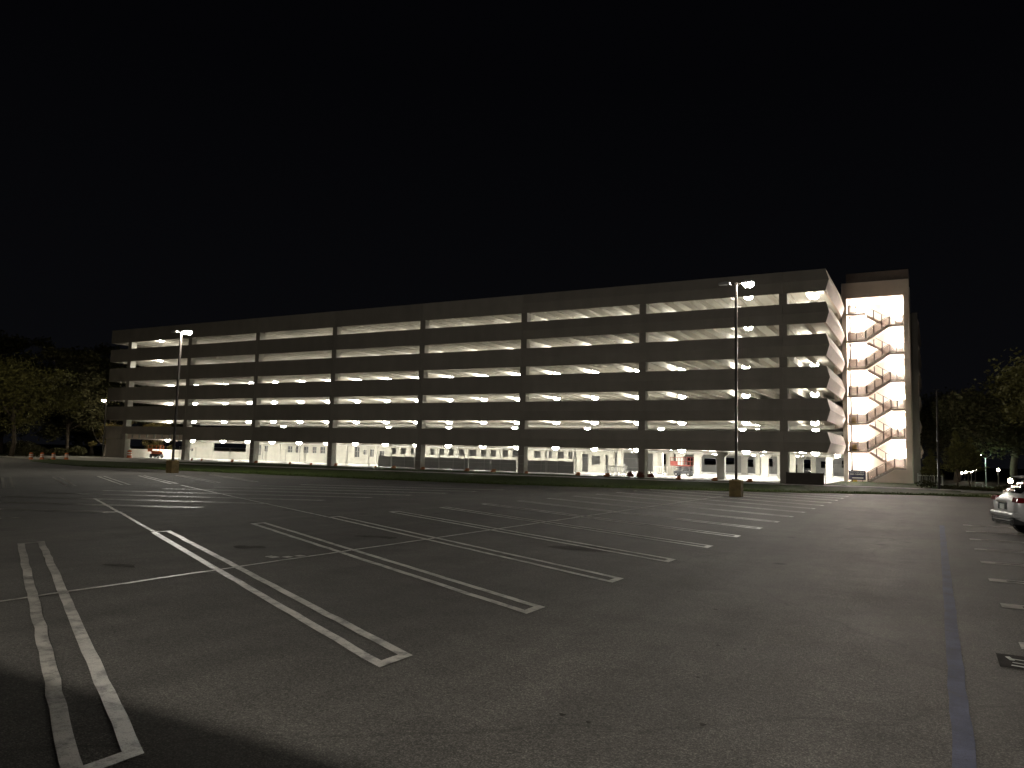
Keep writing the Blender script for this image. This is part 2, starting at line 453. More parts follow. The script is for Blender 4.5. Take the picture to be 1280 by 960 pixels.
# the stencilled stall number lies sideways on that patch
st = MB()
def bar(x0, y0, x1, y1, wd): 
    a, b = Vector((x0, y0)), Vector((x1, y1)); d = (b-a).normalized(); n = Vector((-d.y, d.x))*wd/2
    st.quad((a.x-n.x,a.y-n.y,.007),(b.x-n.x,b.y-n.y,.007),(b.x+n.x,b.y+n.y,.007),(a.x+n.x,a.y+n.y,.007))
bar(.66,10.27,.97,10.21,.035); bar(.66,10.36,.70,10.19,.05); bar(.94,10.30,.965,10.12,.05)
bar(.69,10.09,1.0,10.02,.035); bar(.67,9.95,.95,9.88,.04); bar(.97,9.91,1.0,9.80,.06)
marking(st.build('stall_number', 'paint_new'), 'white stencilled stall number lying on the dark patch', None)
s2 = MB()
for (x0, x1, y) in ((-11.42,-11.36,11.0),(-11.32,-11.16,10.98),(-11.15,-10.98,11.17),(-11.08,-10.9,11.42)):
    s2.quad((x0,y,.007),(x1,y-.02,.007),(x1,y+.16,.007),(x0,y+.18,.007))
marking(s2.build('stall_number', 'paint'), 'small worn stall number beside the centre line', None)
# covers and patches set in the lot
def blob(name, cx, cy, rx, ry, m, label, z=.0035):
    mb = MB(); pts = []
    for k in range(22):
        t = 2*PI*k/22; r = 1+random.gauss(0,.10)+.22*math.sin(2*t+cx)+.16*math.sin(3*t+cy); pts.append((cx+rx*r*math.cos(t), cy+ry*r*math.sin(t), z))
    mb.quad(*pts); return tag(mb.build(name, m), label, 'stain', None, 'structure')
M['stain'] = mat('oil_stain', (.048, .044, .040), .9, spec=.1, noise=.5, nscale=2.6, bump=.4, bscale=80)
for x, y, rx, ry, l in ((-12.8,11.85,.34,.24,'dark oil stain near the second hairpin stripe'), (-7.1,16.5,.75,.42,'large dark oil stain between two stripes of the middle row'),
                        (-12.45,8.7,.33,.13,'dark oil stain between the first two hairpin stripes'), (-12.0,15.2,.5,.26,'dark oil stain beyond the third hairpin stripe')):
    blob('oil_stain', x, y, rx, ry, 'stain', l)
for i, (x, y, r) in enumerate(((-2.75,11.1,.06),(-2.2,9.0,.045),(-1.9,9.0,.04),(-3.6,12.2,.05),(-1.66,6.3,.055),(-2.7,5.9,.05),(-2.45,5.85,.04),(-2.05,7.6,.04))):
    blob('oil_stain', x, y, r*.62, r*.5, 'stain', 'tiny dark spot on the open asphalt of the aisle')['group'] = 'tiny dark spots in the aisle'

# ---------------------------------------------------------------- parking garage
GX0, GX1, GY0, GY1 = -116.4, -8.7, 76.8, 130.
COLX = [-111.7] + [-97.588+14.169*i for i in range(7)]
LEV = [(3.0, 4.94), (5.96, 8.06), (9.05, 11.1), (12.1, 14.18), (15.25, 17.23), (18.3, 20.4)]     # spandrel bottom, top
FLO = [b-1.07 for a, b in LEV]
STORY = ['ground', 'second', 'third', 'fourth', 'fifth', 'sixth']
gar = empty('parking_garage', (0, 0, 0), 'long beige six-storey parking garage with lit open decks', 'parking garage')
for f in FLO:
    mb = MB()
    mb.box(GX0+.4, GX1-.4, GY0+.3, GY1-.3, f-.15, f)
    x = GX0+1.0
    while x < GX1-.8:
        mb.prism([(x-.12, f-.1501), (x+.12, f-.1501), (x+.075, f-.74), (x-.075, f-.74)], 1, GY0+.32, GY1-.35)
        x += 14.169/8
    mb.build('floor_slab', 'soffit', gar)
    gb = MB()
    for y in (94.2, 112.): gb.box(GX0+1.2, GX1-1.2, y-.3, y+.3, f-1.12, f-.745)
    gb.build('girder', 'concrete', gar)
MB().box(GX0+.05, GX1-.05, GY0-.3, GY1, -.05, .03).build('ground_floor', 'floor', gar)
edges = [GX0] + [x for x in COLX[1:6]] + [GX1]
for li, (z0, z1) in enumerate(LEV):
    for b in range(6):
        xa, xb = edges[b]+.012, edges[b+1]-.012
        if b == 5:                                        # the last panels fold outwards at mid height and wrap the corner
            continue
        if li == 0 and b == 0:
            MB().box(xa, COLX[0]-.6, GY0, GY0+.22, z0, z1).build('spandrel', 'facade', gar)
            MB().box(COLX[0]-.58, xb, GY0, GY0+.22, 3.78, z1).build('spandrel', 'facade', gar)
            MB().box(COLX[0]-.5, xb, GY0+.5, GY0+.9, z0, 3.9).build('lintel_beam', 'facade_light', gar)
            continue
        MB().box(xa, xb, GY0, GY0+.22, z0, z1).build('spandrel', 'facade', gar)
    zm = (z0+z1)/2-.05; x5 = edges[5]
    xm = COLX[7]
    prof = [(GY0, z0), (GY0-.34, zm), (GY0-.02, z1), (GY0+.22, z1), (GY0+.22, z0)]
    for xa, xb in ((x5+.012, xm-.012), (xm+.012, GX1)):
        mb = MB().prism(prof, 0, xa, xb)
        if xb == GX1:
            mb = MB()                                       # mitred corner piece
            P = lambda x, y, z: (x, y, z)
            n = [(GY0, z0, 0), (GY0-.34, zm, .34), (GY0-.02, z1, .02), (GY0+.22, z1, -.22), (GY0+.22, z0, -.22)]
            k = len(n)
            mb.v = [(xa, y, z) for y, z, o in n] + [(GX1+o, y, z) for y, z, o in n]
            mb.f = [tuple(range(k)), tuple(range(2*k-1, k-1, -1))] + [(i, (i+1)%k, k+(i+1)%k, k+i) for i in range(k)]
        mb.build('spandrel', 'facade', gar)
    # east side panel, rounded off towards the stair tower
    n = [(0, z0, 0), (.34, zm, .34), (.02, z1, .02), (-.22, z1, .22), (-.22, z0, .22)]
    mb = MB(); ys = [GY0-.36, 80, 86, 90, 92, 93.2, 93.9, 94.3]; cur = [0, 0, 0, .02, .10, .28, .55, .95]
    for j, y in enumerate(ys):
        for o, z, ym in n:
            yy = (GY0-ym if o >= 0 else GY0+.22) if j == 0 else y
            mb.v.append((GX1+o-cur[j], yy, z))
    k = 5
    for j in range(len(ys)-1):
        for i in range(k):
            a, b = j*k+i, j*k+(i+1) % k
            mb.f.append((a, b, b+k, a+k))
    mb.f += [tuple(range(k)), tuple(range(len(mb.v)-1, len(mb.v)-k-1, -1))]
    mb.build('side_spandrel', 'facade_side_lit', gar)
    MB().box(GX0, GX0+.22, GY0+.23, GY1, z0, z1).build('side_spandrel', 'facade', gar)
    MB().box(GX0+.23, GX1, GY1-.22, GY1, z0, z1).build('rear_spandrel', 'facade', gar)
    # wing behind the stair tower
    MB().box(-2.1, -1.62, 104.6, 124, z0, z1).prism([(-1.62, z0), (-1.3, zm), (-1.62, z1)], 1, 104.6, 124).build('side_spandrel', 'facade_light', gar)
for i, x in enumerate(COLX):
    MB().box(x-.36, x+.36, GY0+.06, GY0+1.0, 0, LEV[-1][0]+.3).build('column', 'facade', gar)
    MB().box(x+.361, x+.395, GY0+.10, GY0+.98, 0, LEV[-1][0]).build('column_lit_face', 'white_wall', gar)  # white sheet that paints the lit right side onto each column
MB().box(GX0, COLX[0]-.37, GY0+.3, GY0+.5, 0, 2.95).build('end_wall', 'facade', gar)
MB().box(GX0+.25, GX0+.45, GY0+.8, GY1-.3, 0, 1.42).build('low_wall', 'white_wall', gar)
MB().box(GX0+.5, -38, GY1-.2, GY1, 0, 1.05).build('low_wall', 'white_wall', gar)
# wing behind the tower: front wall and posts
MB().box(-9.0, -2.1, 104.3, 104.55, 0, 20.4).build('end_wall', 'facade', gar)
MB().box(-2.09, -1.45, 104.0, 104.9, 0, 20.45).build('column', 'facade', gar)
MB().box(-9, -2.2, 104.6, 124, 20.0, 20.2).build('floor_slab', 'soffit', gar)
for f in FLO[:5]: MB().box(-9, -2.15, 104.6, 124, f-.2, f).build('floor_slab', 'soffit', gar)

# block wall across the ground floor with its openings
def wall_open(x0, x1, y, t, z0, z1, ops, name, m, parent):
    mb = MB(); cx = x0
    for a, b, za, zb in sorted(ops):
        if a > cx+.01: mb.box(cx, a, y, y+t, z0, z1)
        if za > z0+.01: mb.box(a+.0005, b-.0005, y+.001, y+t-.001, z0, za)
        if zb < z1-.01: mb.box(a+.0005, b-.0005, y+.001, y+t-.001, zb, z1)
        cx = b
    if cx < x1-.01: mb.box(cx, x1, y, y+t, z0, z1)
    return mb.build(name, m, parent)
W = [(-109.2,-101.2,1.32,2.72), (-98.6,-97.7,.9,2.6), (-96.95,-96.15,1.55,2.5)]
W += [(a, b, 1.5, 2.5) for a, b in ((-91.75,-90.7),(-90.0,-88.95),(-88.25,-87.25),(-86.4,-85.55),(-84.75,-83.75))]
W += [(-77.8,-76.86,1.1,2.6),(-76.1,-75.5,1.5,2.2),(-74.85,-74.1,1.2,2.3),(-73.05,-72.15,1.4,2.1)]
pier = [(-71.5,-70.8),(-69.9,-69.15),(-68.15,-67.4),(-64.6,-63.9),(-63.05,-62.35),(-61.4,-60.7),(-59.8,-59.1),(-58.0,-57.35),(-56.05,-55.4),(-54.4,-53.8),(-52.85,-52.2),(-50.95,-50.4),(-47.7,-47.0),(-46.0,-45.35),(-44.3,-43.6),(-42.6,-42.0),(-40.85,-40.2)]
for (a, b), (c, d) in zip(pier[:-1], pier[1:]):
    W.append((b, min(c, b+2.2), 1.72, 2.62))
W += [(-40.05,-39.1,.05,2.4), (-38.75,-37.5,1.05,2.2), (-36.85,-36.4,.1,2.3)]
wall_open(-115.0, -35.6, 92., .25, 0.03, 3.12, W, 'block_wall', 'white_wall', gar)
for a, b, za, zb in W[1:12]:
    MB().box(a+.002, b-.002, 92.14, 92.17, za+.002, zb-.002).build('window_pane', 'pane', gar)
    f = MB().box(a-.06, b+.06, 91.93, 91.998, zb, zb+.07).box(a-.06, b+.06, 91.90, 91.998, za-.08, za)
    f.box((a+b)/2-.02, (a+b)/2+.02, 92.10, 92.138, za+.003, zb-.003).build('window_frame', 'concrete', gar)
MB().box(-115.6, -36, 97, 97.2, .03, 1.2).build('ramp_wall', 'screen', gar)
MB().box(-100, -38, 117, 117.2, .03, 3.1).build('rear_wall', 'screen', gar)
wall_open(-37.9, GX1, GY1-.5, .25, .03, 3.1, [(-37.0+3.05*i, -35.1+3.05*i, 1.05+.15*(i % 3), 2.45-.2*(i % 2)) for i in range(9)], 'block_wall', 'screen', gar)
for x in (-97.3,-93.4,-89.2,-82.9,-79.3,-73.6,-66.5,-59.0,-51.9,-48.5,-44.9,-41.2): MB().box(x-.11, x+.11, 91.86, 91.995, .03, 3.1).build('wall_pier', 'concrete', gar)
pp = MB()
for y, z in ((86.2, 2.93), (91.2, 2.86)): pp.tube([(-115, y, z), (-10, y, z)], .06, 6)
for x in (-104, -90.2, -76.3, -62.1, -48.0, -33.9, -19.7): pp.tube([(x, 80, 3.0), (x, 91.8, 3.0)], .05, 6)
pp.build('pipe', 'white', gar)
for (x, y) in ((-34.0,90),(-30.8,96),(-28.2,92),(-23.4,97),(-13.8,90),(-31.9,103),(-25.8,108),(-21.6,111),(-14.6,113),(-35.2,108)):
    MB().box(x-.3, x+.3, y-.3, y+.3, .03, 3.1).build('inner_column', 'white_wall', gar)
for (x, y) in ((-20.3,84.5),(-18.6,100),(-15.9,95.5),(-27.1,100),(-29.5,100),(-32.6,100),(-12.0,108),(-24.5,116),(-17,118)):
    MB().box(x-.4, x+.4, y-.35, y+.35, .03, 3.1).prism([(x+.4, 2.35), (x+.4, 2.9), (x+.75, 2.9), (x+.75, 2.7)], 1, y-.3, y+.3).build('inner_column', 'concrete', gar)
sg = MB().box(-114.6,-114.2,91.93,91.985,1.25,1.7).build('notice_board', 'dark_steel', gar)
MB().box(-115.0,-114.75,91.93,91.985,1.45,1.65).build('notice_board', 'dark_steel', gar)

# ceiling lights of the decks
def make_light():
    t = empty('ceiling_light', (0, 0, 0), 'x', 'ceiling light')
    MB().lathe([(.10,.20),(.10,.13),(.24,.10),(.26,.02),(.25,0)], 12).build('housing', 'head', t)
    MB().lathe([(.20,-.001),(.34,-.09),(.42,-.24),(.40,-.40),(.26,-.53),(.10,-.57)], 14).build('lens', 'lens', t)
    MB().tube([(0,0,.2),(0,0,.27)], .02, 6).build('stem', 'head', t)
    ld = bpy.data.lights.new('lamp_glow', 'POINT'); ld.energy = P_GARAGE; ld.shadow_soft_size = .22; ld.color = (1, .955, .85)
    lo = bpy.data.objects.new('lamp_glow', ld); COL.objects.link(lo); lo.parent = t; lo.location = (0, 0, -.30)
    la = bpy.data.lights.new('lamp_beam', 'AREA'); la.shape = 'DISK'; la.size = .5; la.energy = P_GARAGE*3.2; la.color = (1, .965, .88)
    lb = bpy.data.objects.new('lamp_beam', la); COL.objects.link(lb); lb.parent = t; lb.location = (0, 0, -.30)
    return t
L0 = make_light(); L0_used = False
GROUND_LIGHT = {}
def put_light(x, y, z, label, group):
    global L0_used
    o = L0 if not L0_used else copy_tree(L0)
    L0_used = True
    o.location = (x, y, z); o['label'] = label; o['group'] = group
    if z < 4:                                              # the ground storey has stronger lamps
        for ch in o.children:
            if ch.type == 'LIGHT':
                k = ch.data.type
                if k not in GROUND_LIGHT:
                    d = ch.data.copy(); d.energy *= P_GROUND/P_GARAGE; GROUND_LIGHT[k] = d
                ch.data = GROUND_LIGHT[k]
LX = [-115.2,-108.9,-101.6,-96.0,-90.6,-84.95,-79.5,-73.9,-68.45,-63.1,-57.75,-52.3,-47.2,-41.65,-36.45,-30.95,-25.55,-18.3,-11.1]
for li, z in ((1, 6.56), (0, 3.36), (2, 9.62), (3, 12.80), (4, 15.84), (5, 19.0)):
    for k, x in enumerate(LX):
        put_light(x, 87.5, z, 'glowing ceiling light, %s from the left on the %s storey of the garage' % (nth(k), STORY[li]), 'ceiling lights of the %s storey' % STORY[li])
for li, z in ((5, 19.0), (4, 15.86)):
    for x, y, l in ((-107.0, 79.0, 'bright ceiling light near the left end of the %s storey opening'), (-16.3, 79.2, 'bright ceiling light near the right end of the %s storey opening')):
        put_light(x, y, z, l % STORY[li], 'front ceiling lights of the top storeys')
put_light(-10.2, 81.2, 19.0, 'bright ceiling light at the right corner bay of the sixth storey', 'front ceiling lights of the top storeys')
put_light(-18.9, 97.0, 6.5, 'ceiling light farther back on the second storey, right of the tall lamp pole', 'rear ceiling lights')
for k, x in enumerate((-104, -92, -80, -68, -56, -44, -33, -22, -13)):
    put_light(x, 103, 6.5, 'ceiling light farther back on the second storey, %s from the left' % nth(k), 'rear ceiling lights of the second storey')
for k, x in enumerate((-92, -80, -69, -60, -51, -43, -36, -31, -26, -21, -15.5, -10.8)):
    put_light(x, 105, 3.32, 'ceiling light deep inside the ground storey, %s from the left' % nth(k), 'rear ceiling lights of the ground storey')
for k, x in enumerate((-34.5, -29, -24, -18, -13.5)):  # extra lamp row added to brighten the open right bays
    put_light(x, 95.5, 3.32, 'added ceiling light brightening the open right bays, %s from the left' % nth(k), 'ceiling lights added to brighten the ground storey')
for k, x in enumerate((-33, -23, -13)):
    put_light(x, 121, 3.32, 'ceiling light at the very back of the ground storey, %s from the left' % nth(k), 'rear ceiling lights of the ground storey')

# ---------------------------------------------------------------- stair tower
TY, TX0, TX1, TB = 94.5, -9.0, -2.1, 99.2
tow = empty('stair_tower', (0, 0, 0), 'pale open stair tower with brightly lit zigzag stairs beside the garage', 'stair tower')
MB().box(TX0, -8.52, TY, TY+.6, 0, 20.88).box(TX0, -8.7, TY+.601, TB, 0, 20.88).build('side_wall', 'facade_light', tow)
MB().box(-2.7, TX1, TY, TY+.6, 0, 20.88).build('pilaster', 'facade_light', tow)
MB().box(TX0, TX1, TY, TY+.6, 20.881, 22.65).build('front_wall', 'facade_light', tow)
MB().box(TX0, TX1+.001, TB-.3, TB, 0, 22.6).build('back_wall', 'stair_white', tow)
MB().box(TX0+.45, TX1-.02, TY+.5, TB+.1, 22.651, 23.85).build('roof_parapet', 'roofcap', tow)
MB().box(TX0+.02, TX1-.02, TY+.61, TB-.31, 20.9, 21.1).build('ceiling', 'stair_white', tow)
MB().box(TX1-.6, TX1, TB-1.1, TB-.302, 0, 20.9).box(TX1-.25, TX1, TY+.602, TB-1.35, 0, 20.9).build('side_wall', 'facade_light', tow)
SF = [3.48+3.135*i for i in range(6)]            # floor landings on the left
def rail_parts(pts, parent, y, posts, infill=True):
    """infill panels under a handrail; pts is a polyline of (x, z) at foot level"""
    H = 1.02
    mb = MB()
    for (xa, za), (xb, zb) in zip(pts[:-1], pts[1:]):
        mb.prism([(xa, za+.10), (xb, zb+.10), (xb, zb+H-.08), (xa, za+H-.08)], 1, y-.006, y+.006)
    if infill: mb.build('mesh_infill', 'infill', parent)
    t = MB()
    for (xa, za), (xb, zb) in zip(pts[:-1], pts[1:]):
        for h in (H, .08): t.tube([(xa, y, za+h), (xb, y, zb+h)], .035, 6)
    t.build('handrail', 'rail', parent)
    for px in posts:
        for (xa, za), (xb, zb) in zip(pts[:-1], pts[1:]):
            if xa-1e-6 <= px <= xb+1e-6:
                z = za+(zb-za)*(px-xa)/(xb-xa); MB().box(px-.055, px+.055, y-.05, y+.05, z, z+H).build('rail_post', 'rail', parent); break
def flight(x0, z0, x1, z1, ya, yb, n=9):
    mb = MB(); dx, dz = (x1-x0)/n, (z1-z0)/n
    poly = [(x0, z0-.22)]
    for i in range(n): poly += [(x0+dx*i, z0+dz*i+dz*.999), (x0+dx*(i+1), z0+dz*(i+1))] if i else [(x0, z0+dz), (x0+dx, z0+dz)]
    poly += [(x1, z1-.22)]
    return mb.prism(poly, 1, ya, yb)
FY0, FY1, BY0, BY1 = TY+.12, TY+1.75, TY+2.0, TY+3.7
XL, XR = -6.55, -4.1
for i in range(-1, 6):
    zf = SF[i] if i >= 0 else 0.03
    zm = zf+1.6 if i >= 0 else 1.72
    zn = SF[i+1] if i < 5 else None
    if i >= 0:
        la = MB().box(-8.51, XL-.01, FY0, BY1+.6, zf-.22, zf).build('landing', 'stair_conc', tow)
        rail_parts([(-8.45, zf), (XL, zf)], la, FY0+.06, (-8.3, -7.5, XL))
    if i == 5: break
    xb = XL if i >= 0 else -6.6
    xt = XR if i >= 0 else -3.85
    ra = MB().box(xt+.01, -2.71, FY0, BY1+.6, zm-.22, zm).build('landing', 'stair_conc', tow)
    rail_parts([(xt, zm), (-2.75, zm)], ra, FY0+.06, (xt, -3.45, -2.8) if i >= 0 else (xt, -2.85))
    fl = flight(xb, zf, xt, zm, FY0, FY1).build('stair_flight', 'stair_conc', tow)
    rail_parts([(xb, zf+.08), (xt, zm+.02)], fl, FY0+.06, [xb+(xt-xb)*t for t in (.02, .35, .68)])
    if zn is not None:
        fb = flight(xt, zm, XL, zn, BY0, BY1).build('stair_flight', 'stair_conc', tow)
        # rail of the back flight rises to the left
        pts = [(XL, zn), (xt, zm)]
        rail_parts(pts, fb, BY0+.05, [XL+(xt-XL)*t for t in (.3, .65)], False)
MB().box(-3.86, -2.702, TY+.05, TY+.11, 0, 1.48).prism([(-6.4, 0), (-3.861, 0), (-3.861, 1.44)], 1, TY+.13, TY+.20).build('stair_base_wall', 'facade_light', tow)
MB().tube([(-8.2, TY+.9, 0), (-8.2, TY+.9, 20.8)], .06, 8).build('standpipe', 'dark_steel', tow)
for z in (0.03, SF[0], SF[1]):
    MB().box(-8.15, -7.7, TY+.75, TY+1.05, z, z+.75).build('hose_cabinet', 'yellow', tow)
# stairwell lights, two to a storey
def make_stair_light():
    t = empty('stairwell_light', (0, 0, 0), 'x', 'wall light')
    MB().box(-.32, .32, -.06, 0, -.12, .12).build('housing', 'head', t)
    MB().box(-.29, .29, -.13, -.061, -.09, .09).build('lens', 'lens_stair', t)
    return t
S0 = make_stair_light()
k = 0
for i in range(-1, 6):
    zf = SF[i] if i >= 0 else .03
    for j, (x, dz) in enumerate(((-7.5, 2.35), (-3.4, 3.3 if i < 5 else 1.4))):
        if zf+dz > 20.7: dz = 1.2
        o = S0 if k == 0 else copy_tree(S0)
        o.location = (x, TB-.302, zf+dz)
        o['label'] = 'stairwell light on the back wall, %s side, %s flight from the ground' % (('landing', 'turn')[j], nth(i+1))
        o['group'] = 'lights in the stair tower'; k += 1

# sign on posts at the foot of the tower
sn = empty('notice_sign', (-7.57, 93.9, 0), 'dark navy notice sign with pale lettering at the foot of the stair tower', 'sign')
MB().box(-.86, .86, -.03, .03, .26, 1.28).build('sign_face', 'navy', sn, bevel=.01)
for x in (-.55, .55): MB().box(x-.03, x+.03, .031, .08, 0, 1.75 if x < 0 else 1.2).build('post', 'rail', sn)
tx = MB(); random.seed(4)
for z, h, x0, x1 in ((1.06, .12, -.72, .70), (.80, .16, -.72, .62)):
    x = x0
    while x < x1:
        wd = random.uniform(.05, .085)
        tx.box(x, x+.022, -.036, -.031, z, z+h); 
        if random.random() < .8: tx.box(x+.023, x+wd, -.036, -.031, z+h*.8, z+h)
        if random.random() < .7: tx.box(x+.023, x+wd, -.036, -.031, z, z+h*.2)
        if random.random() < .5: tx.box(x+wd-.02, x+wd+.002, -.036, -.031, z+h*.21, z+h*.79)
        x += wd+.03
tx.box(-.52, .62, -.036, -.031, .42, .53)
tx.build('lettering', 'white', sn)

# ---------------------------------------------------------------- street lamps
def street_lamp(loc, H, label, rz=0, both=True, ped=True, lit=1, lens='lens_street'):
    t = empty('street_lamp', loc, label, 'street lamp', 'street lamps in the lot', rz)
    z0 = .05
    if ped:
        MB().prism([(-.34,-.34),(.34,-.34),(.34,.34),(-.34,.34)], 2, 0, .95).build('base', 'pedestal', t, bevel=.035); z0 = .951
    MB().box(-.21, .21, -.21, .21, z0, z0+.05).build('base_plate', 'pole', t)
    MB().prism([(-.075,-.075),(.075,-.075),(.075,.075),(-.075,.075)], 2, z0+.051, H).build('pole', 'pole', t, bevel=.02)
    for s in ((1, -1) if both else (1,)):
        MB().tube([(s*.06, 0, H-.10), (s*.32, 0, H-.06)], .04, 8).build('arm', 'pole', t)
        h = MB().prism([(s*.32, H-.14), (s*1.02, H-.10), (s*1.02, H-.0), (s*.60, H+.07), (s*.32, H+.02)], 1, -.20, .20).build('lamp_head', 'head', t, bevel=.03)
        if s == 1 or lit == 2:
            MB().prism([(s*.38, H-.139), (s*1.0, H-.104), (s*.96, H-.26), (s*.76, H-.34), (s*.48, H-.30)], 1, -.19, .19).build('lens', lens, h)
    return t
street_lamp((-10.1, 45.6, 0), 12.6, 'tall street lamp on a yellow concrete base near the right of the lot')
street_lamp((-51.9, 40.0, 0), 11.15, 'tall street lamp on a yellow concrete base at the left of the lot')
street_lamp((-117.4, 77.3, 0), 9.3, 'small street lamp at the left corner of the garage', PI, False, False, 1, 'lens_soft')
street_lamp((-3.0, -14.0, 0), 10.5, 'street lamp behind the viewer lighting the near asphalt', 0, True, True, 2, 'lens_strong')
street_lamp((16.5, 37, 0), 11.0, 'street lamp beside the square stalls, right of the parked car', PI, False)
street_lamp((-100, 45, 0), 11.0, 'street lamp by the left road', PI/2, True, True, 1, 'lens_road')
t = empty('light_pole', (.3, 76.9, 0), 'slim dark unlit pole right of the stair tower', 'pole')
MB().tube([(0,0,0),(0,0,4.4),(0,0,8.7)], [.12,.095,.07], 8).build('pole', 'pole', t)
MB().tube([(-.28,0,8.72),(.28,0,8.72)], .035, 6).build('crossarm', 'pole', t)
# unseen wall added behind the viewer to throw the shadow along the bottom edge of the lot
t = empty('added_shadow_wall', (0, 0, 0), 'long unseen wall added behind the viewer to cast a shadow', 'wall')
MB().box(-30, -1.2, -1.5, -1.25, 0, 2.95).build('wall', 'facade', t)
MB().box(-30.05, -1.15, -1.55, -1.2, 2.951, 3.07).build('coping', 'walk', t)

# ---------------------------------------------------------------- fences and barriers along the garage
def fence_panel(w, h):
    t = empty('fence_panel', (0, 0, 0), 'x', 'fence')
    for x in (0, w): MB().tube([(x,0,.05),(x,0,h)], .028, 6).build('post', 'chain', t)
    f = MB()
    for z in (.12, h*.52, h-.03): f.tube([(.03,0,z),(w-.03,0,z)], .016, 5)
    f.build('rail', 'chain', t)
    m = MB(); n = int(w/.16)
    for i in range(n+1):
        x = w*i/n
        m.box(x-.0025, x+.0025, -.003, .003, .12, h-.03)
    for j in range(1, int(h/.16)): m.box(0, w, -.0028, .0028, .12+.16*j-.0025, .12+.16*j+.0025)
    m.build('wire_mesh', 'chain', t)
    return t
fp = fence_panel(3.42, 1.95)
NF = 20
for k in range(NF):
    o = fp if k == 0 else copy_tree(fp)
    o.location = (-97.2+3.53*k, 75.9+(.08 if k % 2 else 0), .06)
    o['label'] = 'see-through wire fence panel, %s from the left along the garage front' % nth(k); o['group'] = 'wire fence panels along the garage'
def sandbag_mesh():
    mb = MB()
    for (cx, cz, rx, rz_, a) in ((0, .11, .42, .12, 0), (.08, .30, .34, .11, .3)):
        n0 = len(mb.v)
        for i in range(7):
            t = -PI/2+PI*i/6
            for k in range(10):
                u = 2*PI*k/10
                mb.v.append((cx+rx*math.cos(t)*math.cos(u), .2*math.cos(t)*math.sin(u)+a*.1, cz+rz_*math.sin(t)*(1+.12*math.sin(3*u))))
        for i in range(6):
            for k in range(10):
                a0 = n0+i*10+k; b0 = n0+i*10+(k+1) % 10; mb.f.append((a0, b0, b0+10, a0+10))
    return mb.mesh('sandbag', 'sandbag', True)
sb = sandbag_mesh()
SBX = [-94.0,-91.9,-85.7,-81.1,-74.8,-71.1,-66.9,-60.5,-57.7,-53.4,-47.2,-43.7,-39.5,-33.3,-30.0,-22.4,-18.8,-15.5]
for k, x in enumerate(SBX):
    o = bpy.data.objects.new('sandbag', sb); COL.objects.link(o); o.location = (x, 75.55, .05); o.rotation_euler.z = random.uniform(-.6,.6); o.scale = [random.uniform(.6,.95)]*3
    tag(o, 'orange sandbag heap at the fence foot, %s from the left' % nth(k), 'sandbag', 'orange sandbags at the fence foot')
# grey screen fabric fence inside the garage
for k, (xa, xb) in enumerate(((-63.8,-57.5),(-56.5,-50.0),(-49.9,-43.3),(-42.1,-35.9))):
    t = empty('screen_fence', (xa, 80.3, 0), 'grey fabric screen inside the ground storey, %s of four from the left' % nth(k), 'fence', 'grey fabric screens inside the garage')
    w_ = xb-xa; n = max(2, int(w_/1.8))
    f = MB(); N = 24
    for i in range(N):
        a, b = w_*i/N, w_*(i+1)/N
        ya, yb = .03*math.sin(a*2.1), .03*math.sin(b*2.1)
        f.quad((a, ya, .10), (b, yb, .10), (b, yb, 1.48+.02*math.sin(b*3)), (a, ya, 1.48+.02*math.sin(a*3)))
    f.build('fabric', 'screen', t).modifiers.new('solid', 'SOLIDIFY').thickness = .01
    for i in range(n+1):
        x = w_*i/n; MB().tube([(x,-.06,.03),(x,-.06,1.9)], .03, 6).build('post', 'chain', t)
t = empty('screen_fence', (-12.2, 75.7, 0), 'low dark fabric covered fence at the right end of the garage', 'fence')
MB().box(0, 3.3, -.03, .03, .03, 1.1).build('fabric', 'screen_dark', t)
for x in (.02, 1.65, 3.28): MB().box(x-.03, x+.03, .031, .09, 0, 1.15).build('post', 'rail', t)
t = fence_panel(2.2, 1.9); t.location = (-8.8, 76.0, .03); t.rotation_euler.z = .75
t['label'] = 'wire fence panel between the dark screen and the stair tower'; t['group'] = 'wire fence panels along the garage'
t = empty('white_fence', (-1.5, 88, 0), 'white barred fence beside the foot of the stair tower', 'fence')
MB().box(0, 2.2, -.03, .03, .15, .25).box(0, 2.2, -.03, .03, 1.0, 1.1).build('rail', 'white', t)
for i in range(4): MB().box(i*.72-.04, i*.72+.04, -.05, .05, 0, 1.25).build('post', 'white', t)
b = MB()
for i in range(14): b.box(.1+i*.15, .13+i*.15, -.015, .015, .251, .999)
b.build('bars', 'white', t)
t = empty('white_gate', (3.3, 84, 0), 'low white rectangular gate frame under the trees', 'gate')
MB().box(0, .6, -.04, .04, .52, .62).build('crossbar', 'white', t)
for x in (0, .6): MB().box(x-.04, x+.04, -.041, .041, 0, .621).build('post', 'white', t)

